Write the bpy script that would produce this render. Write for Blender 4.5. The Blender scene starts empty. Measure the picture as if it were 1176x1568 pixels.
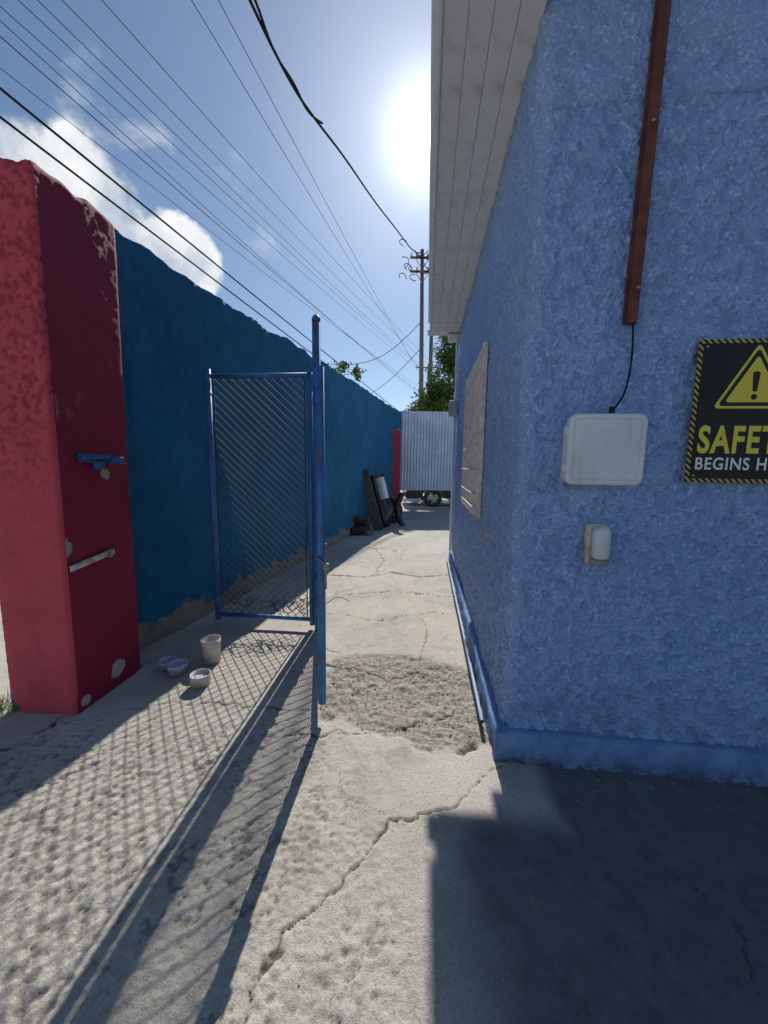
import bpy, bmesh, math, random
import numpy as np
from mathutils import Vector, Matrix, Euler
random.seed(3); rng=np.random.RandomState(7)
scene=bpy.context.scene
COL=scene.collection
# ------------------------------------------------------------ noise
T=rng.rand(8,256,256)
def vn(x,y,k=0):
    t=T[k%8]; xi=np.floor(x).astype(int); yi=np.floor(y).astype(int)
    fx=x-xi; fy=y-yi; fx=fx*fx*(3-2*fx); fy=fy*fy*(3-2*fy)
    a=t[xi%256,yi%256]; b=t[(xi+1)%256,yi%256]; c=t[xi%256,(yi+1)%256]; d=t[(xi+1)%256,(yi+1)%256]
    return (a*(1-fx)+b*fx)*(1-fy)+(c*(1-fx)+d*fx)*fy
def fbm(x,y,o=4,k=0):
    s=0;a=.5;n=0
    for i in range(o):
        s=s+a*vn(x*2**i+17.3*i,y*2**i+5.1*i,k+i); n+=a; a*=.55
    return s/n
def sst(a,b,x):
    t=np.clip((x-a)/(b-a),0,1); return t*t*(3-2*t)
# ------------------------------------------------------------ nodes
class N:
    def __init__(s,name):
        s.m=bpy.data.materials.new(name); s.m.use_nodes=True; s.t=s.m.node_tree
        s.b=s.t.nodes['Principled BSDF']; s.co=s.t.nodes.new('ShaderNodeTexCoord').outputs['Object']
    def n(s,ty,ins=None,**p):
        nd=s.t.nodes.new(ty)
        for k,v in p.items(): setattr(nd,k,v)
        for k,v in (ins or {}).items(): s.set(nd.inputs[k],v)
        return nd
    def set(s,i,v):
        if isinstance(v,bpy.types.NodeSocket): s.t.links.new(v,i)
        else: i.default_value=v
    def noise(s,scale,detail=5,rough=.6,co=None,dist=0):
        return s.n('ShaderNodeTexNoise',{'Vector':co or s.co,'Scale':scale,'Detail':detail,'Roughness':rough,'Distortion':dist}).outputs['Fac']
    def stretched(s,sc,scale,detail=5):
        v=s.n('ShaderNodeVectorMath',{0:s.co,1:sc},operation='MULTIPLY').outputs[0]; return s.noise(scale,detail,.6,v)
    def ramp(s,f,a,b,lo=0.,hi=1.):
        return s.n('ShaderNodeMapRange',{'Value':f,'From Min':a,'From Max':b,'To Min':lo,'To Max':hi},interpolation_type='SMOOTHSTEP').outputs[0]
    def mix(s,f,a,b,mode='MIX'):
        nd=s.n('ShaderNodeMix',data_type='RGBA',blend_type=mode)
        s.set(nd.inputs[0],f); s.set(nd.inputs[6],c4(a)); s.set(nd.inputs[7],c4(b)); return nd.outputs[2]
    def math(s,op,a,b=0.):
        nd=s.n('ShaderNodeMath',operation=op); s.set(nd.inputs[0],a); s.set(nd.inputs[1],b); return nd.outputs[0]
    def attr(s,nm): return s.n('ShaderNodeAttribute',attribute_name=nm).outputs['Fac']
    def sep(s,co=None): return s.n('ShaderNodeSeparateXYZ',{0:co or s.co}).outputs
    def bump(s,h,strength=.5,dist=.01,normal=None):
        nd=s.n('ShaderNodeBump',{'Height':h,'Strength':strength,'Distance':dist})
        if normal: s.set(nd.inputs['Normal'],normal)
        return nd.outputs[0]
    def near(s,pt,r,nscale=20,amp=.06,soft=.01):
        d=s.n('ShaderNodeVectorMath',{0:s.co,1:pt},operation='DISTANCE').outputs['Value']
        n=s.noise(nscale,4); d=s.math('ADD',d,s.math('MULTIPLY',s.math('SUBTRACT',n,.5),amp*2))
        return s.ramp(d,r-soft,r+soft,1.,0.)
    def fin(s,col,rough=.8,normal=None,metal=0.,spec=.3):
        s.set(s.b.inputs['Base Color'],c4(col)); s.set(s.b.inputs['Roughness'],rough)
        s.b.inputs['Metallic'].default_value=metal; s.b.inputs['Specular IOR Level'].default_value=spec
        if normal: s.set(s.b.inputs['Normal'],normal)
        return s.m
def c4(c):
    if isinstance(c,bpy.types.NodeSocket): return c
    return (c[0],c[1],c[2],1.)
def simple(name,c1,c2,sc=12,rough=.7,bs=.2,bsc=60,metal=0.,lo=.35,hi=.65,spec=.3,dist=.004):
    m=N(name); f=m.ramp(m.noise(sc),lo,hi); return m.fin(m.mix(f,c1,c2),rough,m.bump(m.noise(bsc),bs,dist),metal,spec)
# ------------------------------------------------------------ mesh helpers
def link(o,parent=None):
    COL.objects.link(o)
    if parent: o.parent=parent
    return o
def empty(name,loc=(0,0,0),rz=0):
    e=bpy.data.objects.new(name,None); e.location=loc; e.rotation_euler=(0,0,rz); e.empty_display_size=.1; return link(e)
def grid(name,X,Y,Z,mat,parent=None,attrs=None,flip=False):
    nv,nu=X.shape; me=bpy.data.meshes.new(name)
    co=np.stack([X,Y,Z],-1).reshape(-1,3).astype(np.float32)
    i=np.arange(nu*nv).reshape(nv,nu); a=i[:-1,:-1];b=i[:-1,1:];c=i[1:,1:];d=i[1:,:-1]
    q=np.stack([a,d,c,b] if flip else [a,b,c,d],-1).reshape(-1,4); nf=len(q)
    me.vertices.add(len(co)); me.vertices.foreach_set('co',co.ravel())
    me.loops.add(nf*4); me.loops.foreach_set('vertex_index',q.ravel().astype(np.int32))
    me.polygons.add(nf); me.polygons.foreach_set('loop_start',np.arange(0,nf*4,4,dtype=np.int32))
    me.update(calc_edges=True); me.validate()
    me.polygons.foreach_set('use_smooth',np.ones(nf,dtype=bool))
    for k,v in (attrs or {}).items():
        at=me.attributes.new(k,'FLOAT','POINT'); at.data.foreach_set('value',v.ravel().astype(np.float32))
    me.materials.append(mat); o=bpy.data.objects.new(name,me); return link(o,parent)
def fromverts(name,v,f,mat,parent=None,smooth=False):
    me=bpy.data.meshes.new(name); me.from_pydata([tuple(p) for p in v],[],f); me.update()
    if smooth: 
        for p in me.polygons: p.use_smooth=True
    if mat: me.materials.append(mat)
    return link(bpy.data.objects.new(name,me),parent)
def box(name,c,s,mat,parent=None,rot=(0,0,0),bev=0.,seg=2):
    bm=bmesh.new(); bmesh.ops.create_cube(bm,size=1); bmesh.ops.scale(bm,vec=s,verts=bm.verts)
    if bev>0: bmesh.ops.bevel(bm,geom=bm.edges[:],offset=bev,segments=seg,affect='EDGES',profile=.5)
    me=bpy.data.meshes.new(name); bm.to_mesh(me); bm.free(); me.materials.append(mat)
    o=bpy.data.objects.new(name,me); o.location=c; o.rotation_euler=rot; return link(o,parent)
def tubes(name,segs,r,mat,parent=None,sides=5,caps=True):
    V=[];F=[]
    for sg in segs:
        a,b=Vector(sg[0]),Vector(sg[1]); ra=sg[2] if len(sg)>2 else r; rb=sg[3] if len(sg)>3 else ra
        d=(b-a).normalized(); u=d.orthogonal().normalized(); w=d.cross(u); n=len(V)
        for p,rr in ((a,ra),(b,rb)):
            for k in range(sides):
                t=2*math.pi*k/sides; V.append(p+u*math.cos(t)*rr+w*math.sin(t)*rr)
        for k in range(sides): F.append((n+k,n+(k+1)%sides,n+sides+(k+1)%sides,n+sides+k))
        if caps: F.append(tuple(n+k for k in range(sides))[::-1]); F.append(tuple(n+sides+k for k in range(sides)))
    return fromverts(name,V,F,mat,parent,smooth=sides>6)
def curve(name,pts,r,mat,parent=None,smooth=True):
    cu=bpy.data.curves.new(name,'CURVE'); cu.dimensions='3D'; cu.bevel_depth=r; cu.bevel_resolution=1; cu.resolution_u=6
    sp=cu.splines.new('NURBS' if smooth else 'POLY'); sp.points.add(len(pts)-1)
    for p,q in zip(sp.points,pts): p.co=(*q,1)
    if smooth: sp.use_endpoint_u=True; sp.order_u=3
    cu.materials.append(mat); return link(bpy.data.objects.new(name,cu),parent)
def lathe(name,prof,mat,loc,parent=None,seg=28,rot=(0,0,0)):
    V=[];F=[];n=len(prof)
    for k in range(seg):
        t=2*math.pi*k/seg
        for r,z in prof: V.append((r*math.cos(t),r*math.sin(t),z))
    for k in range(seg):
        for j in range(n-1):
            a=k*n+j;b=((k+1)%seg)*n+j; F.append((a,b,b+1,a+1))
    o=fromverts(name,V,F,mat,parent,True); o.location=loc; o.rotation_euler=rot; return o
def rrect(name,w,h,r,layers,mat,parent,loc):
    V=[];F=[];m=0
    for ins,y in layers:
        ring=[]
        for cxx,czz,a0 in ((w/2-r,h/2-r,0),(-w/2+r,h/2-r,90),(-w/2+r,-h/2+r,180),(w/2-r,-h/2+r,270)):
            for i in range(7):
                a=math.radians(a0+15*i); rr=max(r-ins,.001); ring.append((cxx+rr*math.cos(a),y,czz+rr*math.sin(a)))
        m=len(ring); V+=ring
    for L_ in range(len(layers)-1):
        for k in range(m): a=L_*m+k;b=L_*m+(k+1)%m; F.append((a,b,b+m,a+m))
    F.append(tuple(range((len(layers)-1)*m,len(layers)*m)))
    o=fromverts(name,V,F,mat,parent); o.location=loc
    bm=bmesh.new(); bm.from_mesh(o.data); bmesh.ops.recalc_face_normals(bm,faces=bm.faces); bm.to_mesh(o.data); bm.free(); return o

# ------------------------------------------------------------ camera
H=1.5; PITCH=math.radians(7.26); ROLL=math.radians(.78)
cam=bpy.data.cameras.new('camera'); cam.sensor_fit='VERTICAL'; cam.sensor_height=24; cam.lens=24*588/1568
cam.clip_start=.02; cam.clip_end=3000
co=link(bpy.data.objects.new('camera',cam)); 
co.rotation_mode='QUATERNION'
q=Euler((math.pi/2-PITCH,0,0)).to_quaternion() @ Euler((0,0,ROLL)).to_quaternion()
co.rotation_quaternion=q; co.location=(0,0,H); scene.camera=co
# ------------------------------------------------------------ light
EL=math.radians(37.2); AZ=math.radians(5.2)
sd=Vector((math.sin(AZ)*math.cos(EL),math.cos(AZ)*math.cos(EL),math.sin(EL)))
L=bpy.data.lights.new('sun','SUN'); L.energy=5; L.angle=math.radians(.4); L.color=(1,.96,.89)
lo=link(bpy.data.objects.new('sun',L)); lo.rotation_mode='QUATERNION'; lo.rotation_quaternion=(-sd).to_track_quat('-Z','Y')
w=bpy.data.worlds.new('World'); scene.world=w; w.use_nodes=True; wt=w.node_tree; wn=wt.nodes; wl=wt.links
bg=wn['Background']; sky=wn.new('ShaderNodeTexSky'); sky.sky_type='NISHITA'; sky.sun_disc=False
sky.sun_elevation=EL; sky.sun_rotation=AZ; sky.air_density=1.0; sky.dust_density=.1; sky.ozone_density=2.5; sky.altitude=100
SKY=.095
def wm(op,a,b=0.,c=None):
    nd=wn.new('ShaderNodeMath'); nd.operation=op
    for i,v in enumerate((a,b)+((c,) if c is not None else ())):
        if isinstance(v,bpy.types.NodeSocket): wl.new(v,nd.inputs[i])
        else: nd.inputs[i].default_value=v
    return nd.outputs[0]
tc=wn.new('ShaderNodeTexCoord').outputs['Generated']
def wdot(v):
    nd=wn.new('ShaderNodeVectorMath'); nd.operation='DOT_PRODUCT'; wl.new(tc,nd.inputs[0]); nd.inputs[1].default_value=v; return nd.outputs['Value']
dt=wm('MAXIMUM',wdot(sd),0.)
glow=wm('ADD',wm('MULTIPLY',wm('POWER',dt,7000.),120.),wm('ADD',wm('MULTIPLY',wm('POWER',dt,400.),10.),wm('ADD',wm('MULTIPLY',wm('POWER',dt,50.),3.6),wm('MULTIPLY',wm('POWER',dt,10.),1.3))))
def wnoise(sc,det,off=(0,0,0),strch=(1,1,1)):
    mp=wn.new('ShaderNodeMapping'); wl.new(tc,mp.inputs[0]); mp.inputs['Location'].default_value=off; mp.inputs['Scale'].default_value=strch
    nd=wn.new('ShaderNodeTexNoise'); wl.new(mp.outputs[0],nd.inputs['Vector']); nd.inputs['Scale'].default_value=sc; nd.inputs['Detail'].default_value=det; nd.inputs['Roughness'].default_value=.6
    return nd.outputs['Fac']
def mr(v,a,b,lo=0.,hi=1.):
    nd=wn.new('ShaderNodeMapRange'); nd.interpolation_type='SMOOTHSTEP'; wl.new(v,nd.inputs[0])
    for i,x in enumerate((a,b,lo,hi)): nd.inputs[i+1].default_value=x
    return nd.outputs[0]
def cmask(d,deg):
    v=Vector(d).normalized(); return mr(wdot(v),math.cos(math.radians(deg)),math.cos(math.radians(deg*.15)))
cm=wm('MAXIMUM',cmask((-.60,.66,.415),9),wm('MAXIMUM',cmask((-.525,.727,.435),8),cmask((-.42,.81,.38),7)))
n1=wnoise(9,7); cl=mr(wm('ADD',wm('MULTIPLY',cm,.55),n1),.74,.92)
cm2=wm('MAXIMUM',cmask((-.45,.72,.53),9),cmask((-.30,.82,.49),9))
cl2=mr(wm('ADD',wm('MULTIPLY',cm2,.22),wnoise(11,7,(3,1,2),(1,1,1.6))),.70,.95,0,.40)
clf=wm('MINIMUM',wm('ADD',cl,cl2),1.)
mx=wn.new('ShaderNodeMix'); mx.data_type='RGBA'; wl.new(clf,mx.inputs[0]); wl.new(sky.outputs[0],mx.inputs[6]); 
cc=wn.new('ShaderNodeMix'); cc.data_type='RGBA'; wl.new(mr(n1,.35,.65),cc.inputs[0]); cc.inputs[6].default_value=(5,5.8,7,1); cc.inputs[7].default_value=(9.8,9.9,10,1)
wl.new(cc.outputs[2],mx.inputs[7])
gc=wn.new('ShaderNodeMix'); gc.data_type='RGBA'; gc.blend_type='ADD'; gc.inputs[0].default_value=1
wl.new(mx.outputs[2],gc.inputs[6])
gv=wn.new('ShaderNodeVectorMath'); gv.operation='SCALE'; gv.inputs[0].default_value=(.96,.98,1.0); wl.new(glow,gv.inputs['Scale']); wl.new(gv.outputs[0],gc.inputs[7])
wl.new(gc.outputs[2],bg.inputs[0]); bg.inputs[1].default_value=SKY
scene.view_settings.view_transform='Standard'; scene.view_settings.look='None'; scene.view_settings.exposure=0

# ------------------------------------------------------------ materials
def ground_mat():
    m=N('concrete'); big=m.ramp(m.noise(1.1,6),.35,.65); mid=m.ramp(m.noise(7,6,.65),.3,.7); fine=m.noise(130,4,.7)
    c=m.mix(big,(.57,.525,.45),(.45,.42,.365)); c=m.mix(m.math('MULTIPLY',mid,.45),c,(.64,.60,.53))
    c=m.mix(m.ramp(fine,.38,.47,.55,0.),c,(.19,.175,.15))
    c=m.mix(m.math('MULTIPLY',m.ramp(m.noise(2.3,7,.7,dist=1.2),.50,.70),.55),c,(.28,.255,.22))
    c=m.mix(m.ramp(m.noise(4.5,8,.8,dist=.6),.57,.66,0,.50),c,(.21,.19,.165))
    c=m.mix(m.ramp(m.noise(9,8,.8),.60,.64,0,.50),c,(.68,.65,.59))
    r=m.attr('rough'); c=m.mix(m.math('MULTIPLY',r,.75),c,m.mix(m.ramp(m.noise(50,4,.7),.42,.60),(.16,.14,.115),(.42,.375,.31)))
    c=m.mix(m.math('MULTIPLY',m.attr('pit'),.55),c,(.15,.14,.12))
    c=m.mix(m.math('MULTIPLY',m.attr('painted_shade'),.85),c,m.mix(m.ramp(m.noise(12,6,.7),.35,.65),(.085,.09,.10),(.14,.145,.155)))  # deepens the shaded ground in the base colour
    c=m.mix(m.math('MULTIPLY',m.attr('splash'),m.ramp(m.noise(34,3,.6),.64,.67)),c,(.20,.32,.60))
    c=m.mix(m.attr('crack'),c,(.07,.055,.04))
    sp=m.n('ShaderNodeTexVoronoi',{'Vector':m.co,'Scale':38.}).outputs['Distance']
    c=m.mix(m.ramp(sp,.05,.16,.20,0.),c,(.68,.66,.62))
    h=m.math('ADD',m.noise(80,5,.75),m.math('MULTIPLY',m.noise(220,3,.7),.5))
    return m.fin(c,.9,m.bump(h,.85,.006),spec=.2)
def stucco(name,a,b,lightc,chips=()):
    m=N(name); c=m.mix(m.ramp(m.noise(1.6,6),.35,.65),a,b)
    h=m.attr('h'); c=m.mix(m.ramp(h,.05,.35,.30,0.),c,tuple(x*.50 for x in a))  # relief shading painted in: cavities darker, raised spots lighter
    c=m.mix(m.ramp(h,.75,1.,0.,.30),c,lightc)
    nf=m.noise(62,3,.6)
    c=m.mix(m.ramp(nf,.34,.40,.50,0.),c,tuple(x*.40 for x in a))  # small pits and flecks get painted shade and highlight too
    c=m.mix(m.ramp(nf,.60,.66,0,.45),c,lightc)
    c=m.mix(m.ramp(m.stretched((1,1,.25),6),.55,.75,0,.22),c,tuple(x*.6 for x in a))
    z=m.sep()[2]; c=m.mix(m.math('MULTIPLY',m.ramp(z,.0,.6,1.,0.),m.ramp(m.noise(9,5),.40,.6)),c,tuple(x*.55+.03 for x in a))
    for p,r in chips: c=m.mix(m.near(p,r,14,.12),c,(.50,.43,.34))
    hb=m.math('ADD',m.ramp(nf,.34,.62),m.math('MULTIPLY',m.noise(170,3,.7),.35))
    return m.fin(c,.6,m.bump(hb,1.,.006),spec=.45)
CON=ground_mat()
BLUE=stucco('periwinkle_stucco',(.30,.455,.82),(.345,.50,.87),(.56,.68,.94))
BLUE2=stucco('periwinkle_stucco_side',(.31,.46,.80),(.36,.51,.85),(.70,.77,.92),chips=[((0,1.0,1.0),.09),((0,.9,.8),.05),((0,3.4,.35),.1)])  # paler fleck colour paints in the bright light specks on this wall
def plinthm():
    m=N('plinth_paint'); c=m.mix(m.ramp(m.noise(8,6,.7),.35,.65),(.15,.265,.53),(.23,.365,.65))
    z=m.sep()[2]; c=m.mix(m.math('MULTIPLY',m.ramp(z,.0,.11,1.,0.),m.ramp(m.noise(14,6,.75),.35,.6)),c,(.07,.085,.12))
    c=m.mix(m.ramp(m.noise(26,6,.8),.60,.66,0,.7),c,(.40,.44,.50)); return m.fin(c,.8,m.bump(m.noise(45,6,.75),1.,.012),spec=.3)
PLINTH=plinthm()
def wallmat():
    m=N('teal_wall_paint'); c=m.mix(m.ramp(m.noise(1.3,6,.65),.3,.7),(.007,.12,.26),(.013,.18,.35))
    c=m.mix(m.ramp(m.noise(14,6,.75),.58,.75,0,.5),c,(.025,.25,.45))
    c=m.mix(m.ramp(m.stretched((1,1,.18),5),.52,.72,0,.40),c,(.012,.08,.15))
    z=m.sep()[2]; e=m.math('ADD',z,m.math('MULTIPLY',m.math('SUBTRACT',m.noise(3.5,6,.7),.5),.75))
    bare=m.mix(m.noise(20),(.22,.19,.15),(.40,.36,.30)); c=m.mix(m.ramp(e,.17,.2,1.,0.),c,bare)
    return m.fin(c,.75,m.bump(m.noise(16,8,.74),1.,.04),spec=.3)
TEAL=wallmat()
def redm(name,a,b,chips,bs,dk=.5,hi=.5,wear=.7):
    m=N(name); c=m.mix(m.ramp(m.noise(3,6,.7),.3,.7),a,b); c=m.mix(m.ramp(m.noise(40,6,.8),.56,.74,0,hi),c,tuple(min(1,x*1.4+.07) for x in a))
    if dk: c=m.mix(m.math('MULTIPLY',m.attr('h'),dk),c,tuple(x*.4 for x in a))
    c=m.mix(m.ramp(m.stretched((1,1,.15),9),.55,.72,0,.35),c,tuple(x*.55 for x in a))
    if wear: c=m.mix(m.ramp(m.noise(55,6,.8),.70,.74,0,wear),c,(.45,.32,.30))
    for p,r,col in chips: c=m.mix(m.near(p,r,16,r*.9,.006),c,col)
    return m.fin(c,.7,m.bump(m.noise(30,6,.75),bs,.02),spec=.35)
REDF=redm('lit_red_plaster',(.66,.085,.12),(.55,.06,.09),[((-.41,-.27,.02),.05,(.1,.09,.08))],.7,.6,.35,.4)  # front face: street light put into the colour as a brighter red
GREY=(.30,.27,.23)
REDS=redm('shaded_red_plaster',(.25,.010,.036),(.19,.008,.028),[((.0,.06,1.41),.035,GREY),((.0,-.26,1.0),.05,GREY),((.0,.06,.12),.055,(.42,.35,.32)),((0,-.2,.05),.035,(.42,.35,.32))],.3,0,.2,0)  # side face: its shade put into the colour as a darker red
def gatem():
    m=N('blue_gate_paint'); c=m.mix(m.ramp(m.noise(12,5),.35,.65),(.028,.12,.33),(.05,.19,.46)); c=m.mix(m.ramp(m.noise(15,6,.75),.56,.62),c,(.15,.07,.04))
    c=m.mix(m.ramp(m.noise(33,6,.7),.64,.68,0,.7),c,(.5,.52,.55))
    return m.fin(c,.5,m.bump(m.noise(60),.3,.003),spec=.5)
GATE=gatem()
LATCH=simple('blue_latch_paint',(.02,.07,.22),(.04,.13,.34),20,.5,.2)
WIRE=simple('painted_wire',(.02,.05,.10),(.06,.08,.10),10,.7,.1,50)
BLACK=simple('black_cable',(.012,.012,.014),(.02,.02,.022),10,.8,.1,spec=.1)
RUST=simple('rusty_channel',(.18,.06,.045),(.11,.035,.028),14,.7,.4)
WHITE=simple('white_plastic',(.70,.71,.72),(.62,.63,.66),5,.4,.05,40,spec=.5)
def dirtywhite():
    m=N('aged_white_plastic'); c=m.mix(m.ramp(m.noise(5),.35,.65),(.74,.75,.77),(.66,.67,.70)); c=m.mix(m.ramp(m.stretched((1,1,.12),26),.55,.75,0,.35),c,(.42,.40,.36)); return m.fin(c,.4,m.bump(m.noise(60),.05,.002),spec=.5)
AGED=dirtywhite()
SOFF=simple('weathered_white_board',(.80,.80,.78),(.58,.56,.53),9,.8,.3,30,lo=.45,hi=.8)
GALV=simple('galvanised_sheet',(.78,.83,.90),(.66,.70,.76),3,.5,.15,25,0)
DARK=simple('dark_plastic',(.02,.02,.022),(.05,.05,.052),8,.5,.2)
WOOD=simple('pole_wood',(.24,.21,.18),(.15,.13,.11),9,.9,.4)
STEEL=simple('bare_steel',(.35,.35,.34),(.25,.22,.2),30,.4,.1,metal=.7)

# ------------------------------------------------------------ ground
def axis(segs):
    out=[]
    for a,b,st in segs: out+=list(np.arange(a,b,st))
    return out
xs=np.array([-900,-400,-150,-60,-30,-15,-10,-8]+axis([(-7,-4,.25),(-4,-1.9,.04),(-1.9,1.3,.0075),(1.3,3,.04),(3,8,.5)])+[8,12,20,40,100,300,900])
ys=np.array([-900,-300,-100,-30,-10,-5]+axis([(-3,.6,.1),(.6,3.4,.0075),(3.4,6.2,.02),(6.2,14,.06),(14,24,.5)])+[24,30,40,60,100,200,400,900])
X,Y=np.meshgrid(xs,ys)
nearm=sst(9,6,np.abs(X))*sst(16,13,Y)*sst(-4,-1,Y)
Z=(fbm(X*.8,Y*.8,3)-.5)*.03+(fbm(X*4,Y*4,3,2)-.5)*.005
wx=X+(fbm(X*9,Y*9,4,1)-.5)*.12; wy=Y+(fbm(X*9,Y*9,4,3)-.5)*.12
pit=sst(.15,-.45,X+.25*(Y-1.6)+(fbm(X*3,Y*3,3,4)-.5)*.6)*sst(2.2,1.7,Y+(fbm(X*3,Y*3,2)-.5)*.4)
strip=sst(1.93,2.0,wy+.12*np.sin(wx*4))*sst(2.78,2.68,wy-.15*np.cos(wx*3.3))*sst(-.42,-.35,wx)*sst(.78,.68,wx+.25*(wy-2.3))
pn=fbm(X*24,Y*24,4,5); pn2=fbm(X*48,Y*48,2,6); pn3=fbm(X*40,Y*40,3,3)
pits=sst(.40,.34,pn3)*sst(.45,.65,fbm(X*4,Y*4,2,2)+.15)
Z-=(.06+.94*pit)*pits*.006*sst(0,.3,pit+.2)
Z+=pit*(sst(.3,.7,pn2)-.5)*.0040+pit*(fbm(X*95,Y*95,1,2)-.5)*.004
Z+=strip*(-.010+(fbm(X*12,Y*12,4,1)-.4)*.028+(pn-.5)*.024)
Z+=(pn2-.5)*.0015
cr=np.zeros_like(X)
def crack(pts,wd,dep=.010,st=.9):
    global Z,cr
    wd*=.62
    D=np.full_like(X,9.)
    for (a,b),(c,d) in zip(pts[:-1],pts[1:]):
        vx,vy=c-a,d-b; t=np.clip(((wx-a)*vx+(wy-b)*vy)/(vx*vx+vy*vy),0,1); D=np.minimum(D,np.hypot(wx-a-t*vx,wy-b-t*vy))
    wv=wd*np.clip(-.35+2.5*fbm(X*5+3,Y*5,2,7),.15,9); k=np.clip(1.25-D/wv,0,1); cr=np.maximum(cr,k*st); Z-=k*dep
crack([(.60,1.75),(.40,1.6),(.26,1.49),(.03,1.43),(-.07,1.3),(-.19,1.1),(-.33,1.03),(-.36,.6)],.009)
crack([(-.8,5.0),(-.25,4.9),(.1,5.15),(.5,4.95),(1.0,5.1)],.022,.02)
crack([(-.5,2.72),(-.1,2.62),(.05,2.5),(.25,2.62),(.6,2.5),(.8,2.7)],.014)
crack([(-.5,1.95),(-.1,1.98),(.2,2.05),(.45,2.2)],.009)
crack([(-1.9,2.0),(-1.3,2.25),(-.45,2.15)],.008)
crack([(-2.6,1.25),(-1.9,1.85),(-1.75,2.7)],.016,.02)
crack([(-.6,3.7),(-.1,3.5),(.5,3.75),(.9,3.6)],.008)
crack([(-.3,6.7),(.2,6.5),(1,6.8)],.02)
crack([(-.1,5.0),(0,5.9),(-.1,6.6)],.012)
crack([(-.5,4.2),(.1,4.35),(.9,4.2)],.010)
crack([(.44,1.86),(.50,1.87)],.05,.02)
crack([(-.3,1.8),(-.15,1.55),(.05,1.42)],.004,.003,.6)
crack([(.0,1.05),(-.1,.9),(-.02,.7)],.004,.004,.6)
crack([(1.0,1.35),(1.2,1.1),(1.1,.9),(1.3,.7)],.004,.004,.5)
crack([(.3,4.1),(.42,3.4),(.3,2.8)],.006)
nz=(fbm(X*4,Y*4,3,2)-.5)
painted_shade=np.maximum(sst(.12,.42,X+nz*.25)*sst(1.58,1.42,Y+.1*X+nz*.05),sst(.70,.82,X+nz*.1)*sst(2.2,1.9,Y))  # building and eave shade painted into the concrete colour
Z=Z*nearm
splash=sst(.70,.8,X)*sst(1.50,1.66,Y+.11*(X-.6))
grid('ground',X,Y,Z,CON,attrs={'crack':np.clip(cr,0,1),'rough':np.clip(strip+pit*.25,0,1),'painted_shade':painted_shade,'pit':pits*(.2+.8*pit)*nearm,'splash':splash})

# ------------------------------------------------------------ building (local frame: x along front, y along alley)
B=empty('stucco_building',(.603,1.797,0),-math.atan(.109))
def blobs(u,v):
    wu=u+(vn(u*40,v*40,5)-.5)*.012; wv=v+(vn(u*40,v*40,6)-.5)*.012
    n=fbm(wu*26,wv*24,3,1); f=sst(.38,.54,n); pits_=sst(.40,.31,fbm(wu*34+7,wv*30,2,3)); m=fbm(u*75,v*75,2,4)
    return np.clip(.25+f*.55+(m-.5)*.6-pits_*.5,0,1.1)
sx=np.concatenate([np.arange(0,1.6,.0058),np.arange(1.6,4.5,.1)]); sz=np.linspace(0,1,600)
TOP=3.38
U,W=np.meshgrid(sx,sz); top=TOP+.28*U; ZZ=W*top
hh=blobs(U,ZZ)
seam=np.exp(-((ZZ-2.99-.004*np.sin(U*3))/.006)**2)
rc=.05
cornx=np.where(U<rc,rc-np.sqrt(np.maximum(rc**2-(rc-U)**2,0)),0)
hs_=hh*np.where(ZZ>2.99,.55,1.)
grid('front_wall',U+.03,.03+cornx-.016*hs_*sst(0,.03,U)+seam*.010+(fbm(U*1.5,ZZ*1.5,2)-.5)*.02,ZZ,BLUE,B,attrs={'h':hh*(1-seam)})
sy=np.arange(0,4.20,.009); sz=np.linspace(0,TOP,360)
U,ZZ=np.meshgrid(sy,sz); hh=blobs(U+9,ZZ)
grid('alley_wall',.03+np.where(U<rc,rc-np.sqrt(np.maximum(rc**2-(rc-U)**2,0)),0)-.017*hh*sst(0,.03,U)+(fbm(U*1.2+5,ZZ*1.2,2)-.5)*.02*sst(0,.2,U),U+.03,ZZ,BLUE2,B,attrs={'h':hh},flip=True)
box('rear_wall',(2.28,4.14,1.66),(4.44,.12,3.3),PLINTH,B)
box('core_wall',(4.45,2.2,1.66),(.1,4.0,3.3),PLINTH,B)
def plinth(nm,horizontal,L_):
    t=np.arange(0,L_,.015); prof=[(0.,.0),(-.002,.03),(0.,.06),(.002,.1),(0,.13),(.003,.150),(.012,.163),(.03,.168),(.06,.170)]
    Pp=np.array(prof); U,K=np.meshgrid(t,np.arange(len(prof))); off=Pp[K,0]; z=Pp[K,1]
    o=off+(fbm(U*9,z*30,4,2)-.5)*.020; z=z+(fbm(U*7,K*.7,3,4)-.5)*.014*(K>2)
    if horizontal: grid(nm,U-.022,-.022+o,z,PLINTH,B)
    else: grid(nm,-.022+o,U-.022,z,PLINTH,B,flip=True)
plinth('front_plinth',True,4.4); plinth('side_plinth',False,4.2)
curve('base_pipe',[(-.055,.2,.06),(-.055,1.4,.07),(-.06,2.6,.06),(-.055,4.1,.07)],.012,simple('pale_blue_pipe',(.3,.42,.62),(.2,.3,.5),9,.5),B)
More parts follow.
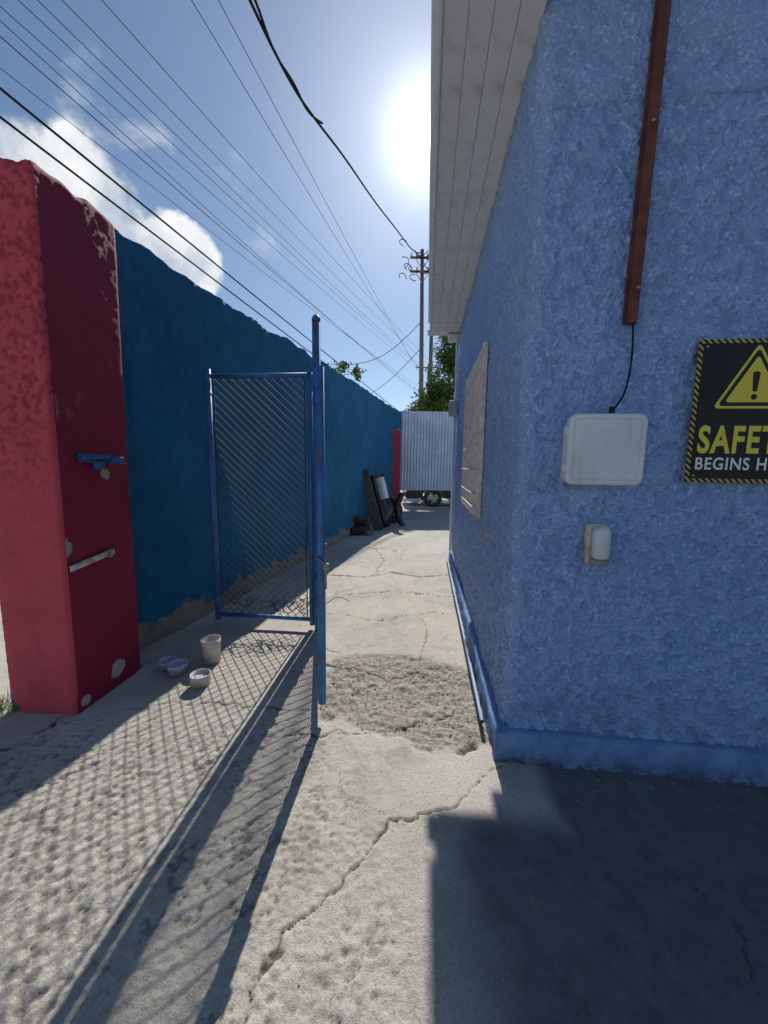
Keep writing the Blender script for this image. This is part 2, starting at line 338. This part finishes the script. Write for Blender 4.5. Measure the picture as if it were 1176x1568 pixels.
# eave
ZE=3.36; EY0,EY1=-.35,4.05
for i in range(4):
    box('soffit_board_%d'%i,(-.335+i*.104,(EY0+EY1)/2,ZE+.012),(.1015,EY1-EY0,.02),SOFF,B,bev=.002,seg=1)
for i,yy in enumerate(np.arange(.2,4.0,.62)):
    box('soffit_joist_%d'%i,(-.18,yy,ZE+.06),(.38,.05,.07),SOFF,B)
box('fascia',(-.402,(EY0+EY1)/2,ZE+.075),(.025,EY1-EY0,.17),SOFF,B,bev=.004,seg=1)
box('eave_end_board',(-.18,EY1+.012,ZE+.07),(.44,.02,.16),SOFF,B,bev=.003,seg=1)
box('gutter_end',(-.425,EY1-.03,ZE+.02),(.04,.06,.07),SOFF,B,bev=.01)
box('corner_trim',(-.04,EY1-.02,ZE-.06),(.22,.1,.10),SOFF,B,bev=.01)
V=[(-.44,EY0-.02,ZE+.165),(4.6,EY0-.02,ZE+1.6),(4.6,EY1+.04,ZE+1.6),(-.44,EY1+.04,ZE+.165)]
V+= [(a,b,c+.04) for a,b,c in V]
fromverts('roof',V,[(3,2,1,0),(4,5,6,7),(0,1,5,4),(1,2,6,5),(2,3,7,6),(3,0,4,7)],GALV,B)
# barred window on alley wall
WF=simple('pale_window_paint',(.84,.77,.72),(.64,.52,.46),14,.7,.3)
GL=simple('dusty_glass',(.42,.41,.41),(.28,.28,.29),6,.3,.05,spec=.6)
y0,y1,z0,z1=1.14,2.38,1.16,2.32; xo=.004
box('window_glass',(xo+.0,(y0+y1)/2,(z0+z1)/2),(.02,y1-y0-.06,z1-z0-.06),GL,B)
for nm,cy in (('l',y0),('r',y1)):
    box('window_jamb_'+nm,(xo-.008,cy,(z0+z1)/2),(.036,.05,z1-z0+.12),WF,B,bev=.004)
box('window_head',(xo-.006,(y0+y1)/2,z1+.02),(.032,y1-y0-.054,.06),WF,B,bev=.004)
box('window_sill',(xo-.012,(y0+y1)/2,z0-.03),(.05,y1-y0-.054,.06),WF,B,bev=.004)
sg=[]
for yy in np.linspace(y0+.08,y1-.08,13): sg.append(((xo-.018,yy,z0),(xo-.018,yy,z1)))
for zz in np.linspace(z0+.1,z1-.1,6): sg.append(((xo-.024,y0,zz),(xo-.024,y1,zz)))
tubes('window_bars',sg,.009,WF,B,6)
def onwall(name):
    e=empty(name,(.603,1.797,0),-math.atan(.109)); return e
mb=onwall('electric_meter')
box('meter_case',(-.05,3.95,2.30),(.12,.12,.22),simple('grey_meter_paint',(.45,.47,.5),(.35,.37,.4)),mb,bev=.015)
tubes('meter_conduit',[((-.02,3.95,2.40),(-.02,3.95,3.26)),((-.02,3.95,.2),(-.02,3.95,2.19))],.018,GALV,mb,8)
# conduit channel
c=onwall('wall_conduit')
box('channel',(.462,-.004,2.86),(.042,.03,1.5),RUST,c,rot=(0,math.radians(.9),0),bev=.004)
box('channel_flange',(.462,.006,2.86),(.058,.008,1.5),RUST,c,rot=(0,math.radians(.9),0))
for z in (2.25,2.88,3.3): lathe('screw',[(0,.004),(.007,.003),(.008,0)],STEEL,(.462,-.020,z),c,12,rot=(math.pi/2,0,0))
curve('drop_wire',[(.462,0,2.12),(.468,-.008,2.0),(.462,-.01,1.9),(.45,-.012,1.82),(.42,-.02,1.77),(.39,-.04,1.735)],.004,BLACK,c)
# junction box
j=onwall('junction_box')
rrect('back_box',.285,.275,.03,[(0,.03),(0,-.05)],AGED,j,(.356,0,1.562))
rrect('lid',.318,.305,.035,[(.004,-.045),(0,-.052),(0,-.082),(.003,-.088),(.010,-.0915),(.020,-.0915),(.023,-.0865),(.026,-.0865),(.029,-.0905),(.034,-.0905)],AGED,j,(.36,0,1.57))
for zz in (1.49,1.65):
    box('hinge_clip',(.197,-.066,zz),(.014,.03,.035),AGED,j,bev=.004)
lathe('cable_gland',[(.0,.03),(.012,.03),(.012,0),(.016,0),(.016,-.01)],DARK,(.385,-.05,1.725),j,12)
l=onwall('wall_sensor_light')
rrect('base_plate',.088,.19,.014,[(0,.02),(0,-.012),(.006,-.018)],simple('cream_plastic',(.66,.62,.52),(.42,.36,.28),14),l,(.386,0,1.14))
lathe('globe',[(0,-.078),(.02,-.076),(.034,-.064),(.037,-.045),(.037,.050),(.034,.066),(.022,.076),(0,.080)],WHITE,(.390,-.045,1.152),l,24)
lathe('globe_collar',[(.030,-.014),(.038,-.010),(.038,.006),(.030,.010)],simple('grey_collar',(.35,.34,.32),(.25,.24,.22)),(.390,-.045,1.070),l,24)
# sign
s=onwall('safety_sign')
sc=N('hazard_stripes'); o_=sc.sep(); st=sc.math('FRACT',sc.math('MULTIPLY',sc.math('ADD',o_[0],o_[2]),38.)); 
HZ=sc.fin(sc.mix(sc.math('GREATER_THAN',st,.5),(.012,.012,.012),(.50,.38,.09)),.5)
SB=simple('sign_black',(.008,.009,.012),(.013,.014,.017),4,.45,.03); YE=simple('sign_yellow',(.80,.68,.07),(.74,.62,.07),3,.5,.02); SW=simple('sign_white',(.8,.8,.8),(.75,.75,.75),3,.5,.02)
cx,cz=.958,1.735
box('sign_board',(cx,-.014,cz),(.46,.006,.60),HZ,s)
box('sign_face',(cx,-.0185,cz),(.425,.003,.565),SB,s)
def tri(nm,r,y,mat,rad):
    cc_=(cx,cz+.105); pts=[]
    for k in range(3):
        a=math.pi/2+k*2*math.pi/3; px,pz=math.cos(a)*r,math.sin(a)*r
        for i in range(7):
            t=a-math.pi/3+i*(2*math.pi/3)/6; pts.append((cc_[0]+px+rad*math.cos(t),y,cc_[1]+pz+rad*math.sin(t)))
    fromverts(nm,pts,[tuple(range(len(pts)))],mat,s)
tri('triangle_outer',.155,-.0212,YE,.012); tri('triangle_ring',.138,-.0220,SB,.010); tri('triangle_fill',.112,-.0228,YE,.008)
ez=cz-.010
fromverts('exclamation_bar',[(cx-.015,-.0236,ez+.170),(cx-.008,-.0236,ez+.095),(cx+.008,-.0236,ez+.095),(cx+.015,-.0236,ez+.170),(cx+.007,-.0236,ez+.177),(cx-.007,-.0236,ez+.177)],[(0,1,2,3,4,5)],SB,s)
fromverts('exclamation_dot',[(cx+.012*math.cos(t),-.0236,ez+.073+.012*math.sin(t)) for t in np.linspace(0,2*math.pi,17)[:-1]],[tuple(range(16))],SB,s)
def text(nm,tx,z,width,height,mat,bold):
    cu=bpy.data.curves.new(nm,'FONT'); cu.body=tx; cu.size=1; cu.offset=bold; cu.align_x='CENTER'; cu.space_character=1.12
    ob=link(bpy.data.objects.new(nm,cu)); bpy.context.view_layer.update()
    dg=bpy.context.evaluated_depsgraph_get(); me=bpy.data.meshes.new_from_object(ob.evaluated_get(dg)); bpy.data.objects.remove(ob)
    cs=np.array([v.co[:] for v in me.vertices]); mn=cs.min(0); mxx=cs.max(0)
    for v in me.vertices:
        x=(v.co.x-(mn[0]+mxx[0])/2)/(mxx[0]-mn[0])*width; zz=(v.co.y-mn[1])/(mxx[1]-mn[1])*height
        v.co=(cx+x,-.0215,z+zz)
    me.materials.clear(); me.materials.append(mat); link(bpy.data.objects.new(nm,me),s)
text('text_safety','SAFETY',cz-.175,.395,.120,YE,.030)
text('text_begins_here','BEGINS HERE',cz-.245,.395,.054,SW,.020)
for a in(-.2,.2):
    for b in (-.27,.27): lathe('sign_screw',[(0,.003),(.005,.002),(.006,0)],STEEL,(cx+a,-.021,cz+b),s,10,rot=(math.pi/2,0,0))

# ------------------------------------------------------------ blue perimeter wall
WX=lambda y:-2.56+.24*y
ya=np.concatenate([np.arange(2.35,7,.02),np.arange(7,12.8,.05)]); za=np.linspace(0,1,150)
U,W=np.meshgrid(ya,za); tp=3.06+(fbm(U*2.5,U*0,4,2)-.5)*.12+.012*(U-2.6); ZZ=W*tp-.02
d=(fbm(U*3,ZZ*3,5,3)-.5)*.07+(fbm(U*16,ZZ*16,3)-.5)*.026 - .02*sst(.35,.25,ZZ+(fbm(U*4,ZZ*4,3)-.5)*.6)
nx,ny=.972,-.233
PW=empty('perimeter_wall')
grid('wall_face',WX(U)+nx*d,U+ny*d,ZZ,TEAL,PW,flip=True)
dtop=d[-1:]
U,W=np.meshgrid(ya,np.linspace(0,1,6)); tt=tp[0:1]+0*U; off=(1-W)*dtop-W*.17
grid('wall_cap',WX(U)+nx*off,U+ny*off,tt-.02+.012*np.sin(W*math.pi),TEAL,PW,flip=True)
U,W=np.meshgrid(ya,np.linspace(0,1,3)); tt=tp[0:1]+0*U
grid('wall_back',WX(U)-nx*.17,U-ny*.17,W*(tt-.02),TEAL,PW)
box('wall_end',(WX(12.78)-.08,12.79,1.58),(.2,.05,3.16),TEAL,PW,rot=(0,0,math.radians(-13)))
# ------------------------------------------------------------ red pillar
def pillar(name,wx_,wy_,h,mats,loc,res=.02):
    r=.022; per=[]
    hw,hy=wx_/2,wy_/2
    def side(ax,ay,bx,by):
        n=max(2,int(math.hypot(bx-ax,by-ay)/res)); return [(ax+(bx-ax)*i/n,ay+(by-ay)*i/n) for i in range(n)]
    corners=[(hw,-hy,-90),(hw,hy,0),(-hw,hy,90),(-hw,-hy,180)]
    for k in range(4):
        cxk,cyk,a0=corners[k]; sx_=1 if cxk>0 else -1; sy_=1 if cyk>0 else -1
        for i in range(5):
            a=math.radians(a0+22.5*i); per.append((cxk-sx_*r+r*math.cos(a),cyk-sy_*r+r*math.sin(a)))
        nx_,ny_,_=corners[(k+1)%4]; sx2=1 if nx_>0 else -1; sy2=1 if ny_>0 else -1
        a=math.radians(a0+90); st_=per[-1]; en=(nx_-sx2*r+r*math.cos(a),ny_-sy2*r+r*math.sin(a))
        per+=side(*st_,*en)[1:]
    per=np.array(per+[per[0]]); zs=np.concatenate([np.linspace(0,h-.03,int(h/res)),h-.03+.03*np.sin(np.linspace(.2,1.5,5))])
    PX,ZZ_=np.meshgrid(per[:,0],zs); PY,_=np.meshgrid(per[:,1],zs)
    ins=np.concatenate([np.zeros(int(h/res)),.03*(1-np.cos(np.linspace(.2,1.5,5)))])[:,None]
    sca=1-ins/.2
    s_=PX*1.+PY*1.; front=sst(-.4*wy_,-.5*wy_,PY)
    up=sst(1.2,1.9,ZZ_+(fbm(s_*3+5,ZZ_*3,2)-.5)*.8)
    pb=sst(.36,.50,fbm(s_*46+20,ZZ_*40,3,1))
    dd=(fbm(s_*2.5+9,ZZ_*2,3,1)-.5)*.014+(fbm(s_*24+40,ZZ_*22,3,2)-.5)*.004+front*(.15+.85*up)*(pb-.5)*.010
    rad=np.hypot(PX,PY)
    tz=ZZ_ + (ZZ_/h)**8*((fbm(PX*6+20,PY*6+20,2,3)-.5)*.08)
    X_=PX*sca+PX/rad*dd-hw; Y_=PY*sca+PY/rad*dd
    m=len(per); n=len(zs); V=np.stack([X_,Y_,tz],-1).reshape(-1,3).tolist(); F=[]
    for jn in range(n-1):
        for i in range(m-1):
            F.append((jn*m+i,jn*m+i+1,(jn+1)*m+i+1,(jn+1)*m+i))
    b0=(n-1)*m; prev=list(range(b0,b0+m-1))
    for sc_ in (.8,.5,.2):
        k0=len(V)
        for i in range(m-1): a=V[b0+i]; V.append([(a[0]+hw)*sc_-hw,a[1]*sc_,a[2]*1.+.01*(1-sc_)])
        cur=list(range(k0,k0+m-1)); L_=m-1
        for i in range(L_): F.append((prev[i],prev[(i+1)%L_],cur[(i+1)%L_],cur[i]))
        prev=cur
    F.append(tuple(prev))
    o=fromverts(name,V,F,None,None,True)
    hat=np.zeros(len(V),dtype=np.float32); hat[:n*m]=((1-pb)*front*(.15+.85*up)).ravel(); at=o.data.attributes.new('h','FLOAT','POINT'); at.data.foreach_set('value',hat)
    for m_ in mats: o.data.materials.append(m_)
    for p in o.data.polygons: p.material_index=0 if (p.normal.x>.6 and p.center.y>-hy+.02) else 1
    o.location=loc; return o
PR=math.radians(-5.0)
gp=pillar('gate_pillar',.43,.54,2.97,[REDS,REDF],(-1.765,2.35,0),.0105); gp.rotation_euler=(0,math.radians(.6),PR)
pillar('gate_pillar',.27,.3,2.5,[REDS,REDF],(.47,11.8,0),.06)
gl=empty('gate_latch',(-1.75,2.35,1.505),PR)
box('latch_plate',(.012,-.02,0),(.016,.24,.05),LATCH,gl,bev=.004); box('latch_tongue',(.05,.09,-.012),(.09,.035,.045),LATCH,gl,bev=.005)
tubes('latch_bolt',[((.032,-.14,.004),(.032,.13,.004))],.012,LATCH,gl,8); box('latch_keeper',(.02,-.01,-.04),(.02,.08,.05),LATCH,gl,bev=.006)
hs=empty('hinge_strap',(-1.757,2.28,.90),PR); box('strap',(.012,-.02,.0),(.008,.32,.035),simple('primer_white',(.66,.63,.58),(.34,.27,.22),18,.6,.2),hs,rot=(math.radians(6),0,0),bev=.002); box('strap_tab',(.02,.1,.012),(.02,.03,.05),STEEL,hs,bev=.003)

# ------------------------------------------------------------ chain-link gates
def gate(name,p0,p1,zb,zt,pitch=.055,posts=(.024,.024)):
    e=empty(name); p0=Vector(p0);p1=Vector(p1); d=p1-p0; Lg=d.length; d.normalize()
    P=lambda u,z,o=0: (p0.x+d.x*u-d.y*o,p0.y+d.y*u+d.x*o,z)
    tubes('frame_stile_a',[(P(0,zb-.05),P(0,zt+.06))],posts[0],GATE,e,14); tubes('frame_stile_b',[(P(Lg,zb-.05),P(Lg,zt+.02))],posts[1],GATE,e,14)
    tubes('frame_rails',[(P(.0,zt),P(Lg,zt)),(P(0,zb),P(Lg,zb))],.019,GATE,e,12)
    tubes('tension_bars',[(P(.045,zb),P(.045,zt)),(P(Lg-.045,zb),P(Lg-.045,zt))],.006,WIRE,e,5)
    tubes('clamps',[(P(0,z-.012),P(0,z+.012)) for z in np.linspace(zb+.15,zt-.15,6)],.03,GATE,e,12)
    sg=[]; u0,u1=.045,Lg-.045; hgt=zt-zb; hp=pitch*.68
    ncol=int(round((u1-u0)/hp)); hp=(u1-u0)/ncol; hz=pitch*.62; nrow=int(hgt/hz)
    for i in range(ncol):
        ua,ub=u0+i*hp,u0+(i+1)*hp; flip=i%2
        for kz in range(nrow):
            z_=zb+kz*hz
            sgz=(kz+flip)%2
            a=(ua if sgz==0 else ub); b=(ub if sgz==0 else ua)
            bul=.014*math.sin(a*5)*math.sin(z_*3)
            sg.append((P(a+.003*math.sin(z_*7),z_,bul+.002),P(b+.003*math.sin((z_+hz)*7),z_+hz,bul-.002)))
    tubes('chain_link_mesh',sg,.0030,WIRE,e,4,False); return e
gate('chain_link_gate',(-1.53,3.42),(-.635,3.32),.09,2.22)
gate('chain_link_gate',(-.535,3.22),(-.350,2.11),.14,1.98,posts=(.02,.024))
gpst=empty('gate_post',(-.575,3.3,0)); tubes('post',[((0,0,-.02),(0,0,2.64))],.034,GATE,gpst,18)
lathe('post_cap',[(.036,0),(.036,.02),(.02,.045),(0,.05)],GATE,(0,0,2.64),gpst,18)
for z in (.5,1.3,2.0): tubes('hinge_%d'%int(z*10),[((0,0,z-.04),(0,0,z+.04)),((0,0,z),(.04,-.08,z))],.036,GATE,gpst,12)
lk=empty('padlock_chain',(-.355,2.1,.95)); tubes('latch_bracket',[((0,0,-.12),(.03,.0,-.12)),((.03,0,-.16),(.03,0,.1))],.008,STEEL,lk,8)
box('padlock',(.035,-.01,-.03),(.03,.02,.04),STEEL,lk,bev=.004)
curve('chain',[(0,-.03,.02),(.04,-.02,-.02),(.03,.02,-.08),(-.02,.03,-.03),(0,-.03,.03)],.005,STEEL,lk)
tw=empty('loose_wire')
for k in range(8):
    p=[]; a=random.uniform(0,6); bx=random.uniform(-1.4,-.9)
    for i in range(14): p.append((bx+.04*i*random.uniform(.6,1.2)+.05*math.cos(a+i*1.1),3.28+.07*math.sin(i*.9+a),.12+.14*abs(math.sin(a+i*.8))+random.uniform(0,.08)))
    curve('strand_%d'%k,p,.003,WIRE,tw)

# ------------------------------------------------------------ pots
LIL=simple('lilac_paint',(.62,.55,.66),(.48,.42,.54),16,.6,.2); CRM=simple('cream_paint',(.66,.60,.54),(.52,.46,.42),16,.6,.2)
def cup(name,loc,r,h,mat,liquid=None,rot=(0,0,0)):
    e=empty(name,loc); e.rotation_euler=rot
    lathe('shell',[(0,.004),(r*.90,.004),(r*.94,.0),(r,h*.80),(r*1.04,h*.81),(r*1.04,h*.86),(r*1.01,h*.87),(r*1.03,h),(r*.97,h),(r*.9,.02),(0,.018)],mat,(0,0,0),e)
    if liquid: lathe('dried_paint',[(0,h*.7),(r*.93,h*.7)],liquid,(0,0,0),e)
cup('paint_can',(-1.28,2.72,0),.068,.185,CRM,LIL); cup('plastic_bowl',(-1.45,2.56,0),.066,.075,LIL,LIL); cup('plastic_bowl',(-1.22,2.42,0),.064,.08,CRM,LIL); cup('plastic_bowl',(-1.56,2.63,0),.06,.06,LIL)

# ------------------------------------------------------------ corrugated gate at far end
xx=np.arange(.42,3.6,.0125); U,W=np.meshgrid(xx,np.array([.62,1.4,2.3,3.18]))
CG=empty('corrugated_fence')
grid('sheet',U,12.75+.018*np.sin(U*2*math.pi/.1),W,GALV,CG)
box('bottom_rail',(2.0,12.79,.64),(3.2,.04,.06),WIRE,CG); box('top_rail',(2.0,12.80,3.0),(3.2,.04,.06),WIRE,CG)
tubes('fence_posts',[((.5,12.84,0),(.5,12.84,3.1)),((3.5,12.84,0),(3.5,12.84,3.1))],.03,WIRE,CG,10)
# car behind
CAR=empty('parked_car',(3.0,14.2,0))
PAINT=N('black_car_paint').fin((.012,.013,.016),.25,spec=.6)
CGL=N('car_glass').fin((.02,.025,.03),.1,spec=.7)
prof=[(-2.2,.28),(-2.25,.5),(-2.15,.72),(-1.2,.92),(-.55,1.38),(.9,1.42),(1.7,1.0),(2.2,.92),(2.25,.5),(2.15,.28)]
arch=lambda cx_:[(cx_+.38*math.cos(t),.30+.38*math.sin(t)) for t in np.linspace(0,math.pi,9)]
pr=prof+[(a,b) for a,b in arch(1.35) if b>=.28]+[(a,b) for a,b in arch(-1.3) if b>=.28]
n=len(pr); V=[(a,-.85 if b<.95 else -.7,b) for a,b in pr]+[(a,.85 if b<.95 else .7,b) for a,b in pr]
F=[tuple(range(n)),tuple(range(2*n-1,n-1,-1))]+[(i,i+n,(i+1)%n+n,(i+1)%n) for i in range(n)]
fromverts('body',V,F,PAINT,CAR)
RIM=simple('alloy',(.6,.6,.62),(.5,.5,.52),5,.3,.05,metal=.3)
TYRE=[(.20,-.1),(.29,-.1),(.315,-.07),(.315,.07),(.29,.1),(.20,.1),(.20,-.1)]
for x_ in(-1.3,1.35):
    for y_ in(-.78,.78):
        lathe('tyre',TYRE,DARK,(x_,y_,.31),CAR,28,rot=(math.pi/2,0,0))
        sg=[((x_,y_-.06,.31),(x_+.2*math.cos(t),y_-.08,.31+.2*math.sin(t)),.03,.018) for t in np.arange(7)*2*math.pi/7]
        tubes('rim_spokes',sg,.02,RIM,CAR,6); lathe('rim_ring',[(.185,-.09),(.21,-.1),(.21,.0),(.185,.0)],RIM,(x_,y_,.31),CAR,28,rot=(math.pi/2,0,0))
box('side_window',(.1,-.79,1.15),(1.5,.02,.3),CGL,CAR,rot=(math.radians(-25),0,0)); box('headlight',(-2.18,-.6,.62),(.12,.3,.12),WHITE,CAR,bev=.03); box('front_bumper',(-2.2,0,.4),(.14,1.6,.2),DARK,CAR,bev=.04)
# ------------------------------------------------------------ junk leaning on wall
pl=empty('leaning_plank')
box('plank',(-.30,8.6,.68),(.22,.035,1.42),simple('grey_board',(.06,.06,.065),(.13,.125,.12)),pl,rot=(math.radians(-6),math.radians(-17),math.radians(-10)),bev=.008)
fd=empty('car_fender',(.02,8.95,0)); fd.rotation_euler=(math.radians(-6),math.radians(-14),math.radians(20))
zz=np.linspace(0,1.25,22); aa=np.linspace(-1,1,12); A,Z2=np.meshgrid(aa,zz); wd=.15+.12*np.sin(np.clip(Z2/1.25,0,1)*math.pi)
grid('fender_shell',A*wd+.12*np.sin(Z2*2.2),-.12*(1-A**2)-.05*np.sin(Z2*5),Z2,PAINT,fd)
A,Z2=np.meshgrid(np.linspace(-.8,.8,8),np.linspace(.66,1.16,8)); grid('fender_white_trim',A*.13+.14,-.16*(1-A**2)-.08,Z2,WHITE,fd)
bp=empty('car_bumper',(.28,9.1,0)); t=np.linspace(-1,1,24); A,C=np.meshgrid(t,np.linspace(0,1,6))
grid('bumper_skin',.16*C+.35*A**2*.4-.05,.0-.10*np.sin(C*3.1),.42+.40*A,DARK,bp)
ty=empty('old_tyre',(.16,9.6,.31)); ty.rotation_euler=(math.radians(80),0,math.radians(25)); lathe('tyre_casing',TYRE,DARK,(0,0,0),ty,28)
bd=empty('leaning_board',(-.02,10.1,.6)); box('board',(0,0,0),(.30,.03,1.25),simple('brown_board',(.14,.10,.07),(.09,.07,.05)),bd,rot=(math.radians(-5),math.radians(-14),math.radians(-8)),bev=.005)
cb=empty('scrap_seat',(-.52,8.05,0)); box('seat_base',(0,0,.10),(.42,.36,.16),DARK,cb,rot=(0,math.radians(-6),.3),bev=.03)
box('seat_back',(-.02,.1,.27),(.40,.10,.22),simple('brown_vinyl',(.08,.06,.05),(.05,.04,.035)),cb,rot=(.5,.1,.3),bev=.03)
box('scrap_bit',(.2,-.12,.05),(.2,.14,.08),WOOD,cb,rot=(.1,.2,.8),bev=.01)

# ------------------------------------------------------------ poles and wires
def pole(name,x,y,h,arm_z,arm_w,lean=0.,r=.2):
    e=empty(name,(x,y,0)); tubes('shaft',[((0,0,-.1),(lean,0,h),r,r*.6)],.15,WOOD,e,14)
    for i,z in enumerate(arm_z):
        box('crossarm_%d'%i,(lean*z/h,-r-.03,z),(arm_w,.12,.15),WOOD,e,bev=.01)
        for k in (-.45,-.22,.22,.45): lathe('insulator',[(0,.26),(.055,.25),(.08,.17),(.05,.13),(.09,.07),(.03,0)],WHITE,(lean*z/h+k*arm_w,-r-.03,z+.07),e,10)
        tubes('brace_%d'%i,[((lean*z/h-.3*arm_w,-r,z),(lean*z/h,-r,z-.8)),((lean*z/h+.3*arm_w,-r,z),(lean*z/h,-r,z-.8))],.03,STEEL,e,6)
    return e
def S(p,k): return (p[0]*k,p[1]*k,1.5+(p[2]-1.5)*k)
K1=2.0; K2=1.85
p1=pole('utility_pole',3.0,32,17.9,[17.2,16.2],1.9,-.32,.22)
for k in range(14):
    a=random.uniform(0,6); c0=Vector((-.4+random.uniform(-1.7,1.6),-.4,16.6+random.uniform(-1.4,1.5)))
    curve('drip_loop_%d'%k,[(c0.x+.42*math.cos(a+i*.9)+i*.06,c0.y,c0.z+.36*math.sin(a+i*.9)+.06*i) for i in range(5)],.028,BLACK,p1)
pole('utility_pole',3.9,35,18.5,[],1,0,.22)
pole('utility_pole',5.9,55.5,15.2,[14.7],3.5,0,.2)
pole('utility_pole',-22,-16,15,[14.2],3,0,.2); pole('utility_pole',-10,-16,15,[14.2],3,0,.2)
OW=empty('overhead_wires')
def wire(a,b,r,sag,ext=1.,n=16,k=K2):
    a=Vector(S(a,k));b=Vector(S(b,k)); a2=a+(a-b)*(ext*.55); pts=[]; r*=k
    for i in range(n+1):
        t=i/n; p=a2.lerp(b,t); p.z-=sag*k*4*t*(1-t); pts.append(p[:])
    curve('wire',pts,r,BLACK,OW)
far=[(2.4,30,8.55),(2.7,30,8.6),(2.9,30,8.6),(3.5,30,8.6),(3.9,30,8.6),(3.2,30,7.6),(3.2,30,7.2),(3.2,30,6.8)]
nr=[(-5.7,6.3,8.3),(-5.3,6.3,8.3),(-5.05,6.3,8.35),(-4.7,6.3,8.3),(-4.1,6.3,8.3),(-2.8,6.3,8.3),(-2.45,6.3,8.3),(-6.4,7.2,8.2)]
for i,(a,b) in enumerate(zip(nr,far)): wire(a,b,.006,.35+.03*(i%3))
wire((-5.9,6.3,8.1),(3.2,30,6.4),.008,.4); wire((-5.55,6.2,8.1),(3.2,30,6.2),.006,.5)
wire((-4.2,4.74,5.55),(2.6,30,4.3),.015,.12,.6); wire((-4.57,5.1,5.55),(2.4,30,4.0),.015,.1,.6)
curve('service_cable',[S(p,K1) for p in [(1.34,15.8,9.5),(.95,14.1,8.55),(.25,11.1,7.66),(-.30,8.9,7.0),(-.74,7.0,6.5),(-1.0,6.0,6.2),(-1.18,5.27,6.0),(-1.4,4.37,6.0),(-1.9,2.3,6.2),(-3,-2,7),(-5,-8,7.9)]],.034,BLACK,OW)
curve('service_cable_b',[S(p,K1) for p in [(-.95,6.1,6.27),(-1.08,5.7,6.05),(-1.15,5.27,6.05),(-1.28,4.8,5.93),(-1.35,4.37,6.06),(-1.45,4.0,6.0),(-1.55,3.6,6.12),(-1.9,2.3,6.22)]],.028,BLACK,OW)
curve('slack_wire',[S(p,K1) for p in [(1.4,16,7.1),(.3,16.4,6.0),(-1.2,17,5.6),(-3,18,5.9),(-6,20,6.6)]],.024,BLACK,OW)
curve('slack_wire_b',[S(p,K1) for p in [(1.5,16,6.2),(0,20,5.2),(-2.5,26,5.5),(-6,34,6)]],.024,BLACK,OW)
# ------------------------------------------------------------ trees
LEAFS=[simple('leaf_dark',(.05,.09,.018),(.08,.13,.03),3,.6,.05),simple('leaf_light',(.15,.23,.035),(.20,.25,.05),3,.6,.05)]
def tree(name,base,h,blobs_,nleaf,ls,tr=.12):
    e=empty(name,base); sg=[((0,0,-.1),(.05,0,h*.6),tr,tr*.6)]
    for c,r in blobs_: sg.append(((.05,0,h*.5),tuple(c),tr*.45,tr*.12))
    tubes('trunk',sg,.1,WOOD,e,8)
    for mi,m_ in enumerate(LEAFS):
        V=[];F=[]
        for c,r in blobs_:
            sub=[Vector(c)+Vector([random.gauss(0,1) for _ in range(3)]).normalized()*r*random.uniform(.3,1) for _ in range(9)]
            for _ in range(nleaf):
                p=random.choice(sub)+Vector([random.gauss(0,1) for _ in range(3)])*r*.22
                a=Vector([random.gauss(0,1) for _ in range(3)]).normalized(); b=a.orthogonal().normalized(); s_=ls*random.uniform(.6,1.3); k=len(V)
                V+=[p-a*s_,p-b*s_*.35,p+a*s_,p+b*s_*.35]; F.append((k,k+1,k+2,k+3))
        fromverts('leaves_%d'%mi,V,F,m_,e)
tree('leafy_tree',(3.0,19,0),6.8,[((0,0,5.8),.9),((-.5,.2,4.9),.9),((.5,0,4.8),.9),((.1,0,7.0),.8),((-.9,0,4.1),.8),((.3,.3,3.8),.9),((.4,0,6.3),.8),((-.3,0,4.4),.7)],460,.12)
tree('leafy_tree',(2.3,21,0),4.5,[((0,0,4.2),.8),((-.7,0,3.8),.7),((.7,0,4.0),.7)],300,.12)
tree('small_tree',(-1.8,13.2,0),4,[((.3,0,4.6),.26),((-.2,0,4.45),.28),((.85,0,4.4),.22),((.1,0,4.1),.3),((.6,0,3.9),.3)],55,.09,.04)
V=[];F=[]
for i in range(160):
    x=-2.32+random.gauss(0,.07); y=2.12+random.gauss(0,.07); a=random.uniform(0,6.3); hgt=random.uniform(.03,.10); k=len(V)
    V+=[(x-.003,y,0),(x+.003,y,0),(x+.03*math.cos(a),y+.03*math.sin(a),hgt)]; F.append((k,k+1,k+2))
fromverts('weed_tuft',V,F,LEAFS[1])
bmx=bmesh.new()
for i in range(620):
    if i<330: x=random.uniform(-.4,.75); y=random.uniform(1.95,2.75)
    else: x=random.uniform(-1.5,1.6); y=random.uniform(.7,6)
    r=random.uniform(.002,.007); mt=Matrix.Translation((x,y,-.002))@Matrix.Diagonal((r*random.uniform(.8,1.5),r,r*.7,1))
    bmesh.ops.create_icosphere(bmx,subdivisions=1,radius=1,matrix=mt)
me=bpy.data.meshes.new('pebbles'); bmx.to_mesh(me); bmx.free(); me.materials.append(simple('pebble_stone',(.3,.27,.22),(.42,.38,.33))); link(bpy.data.objects.new('pebbles',me))
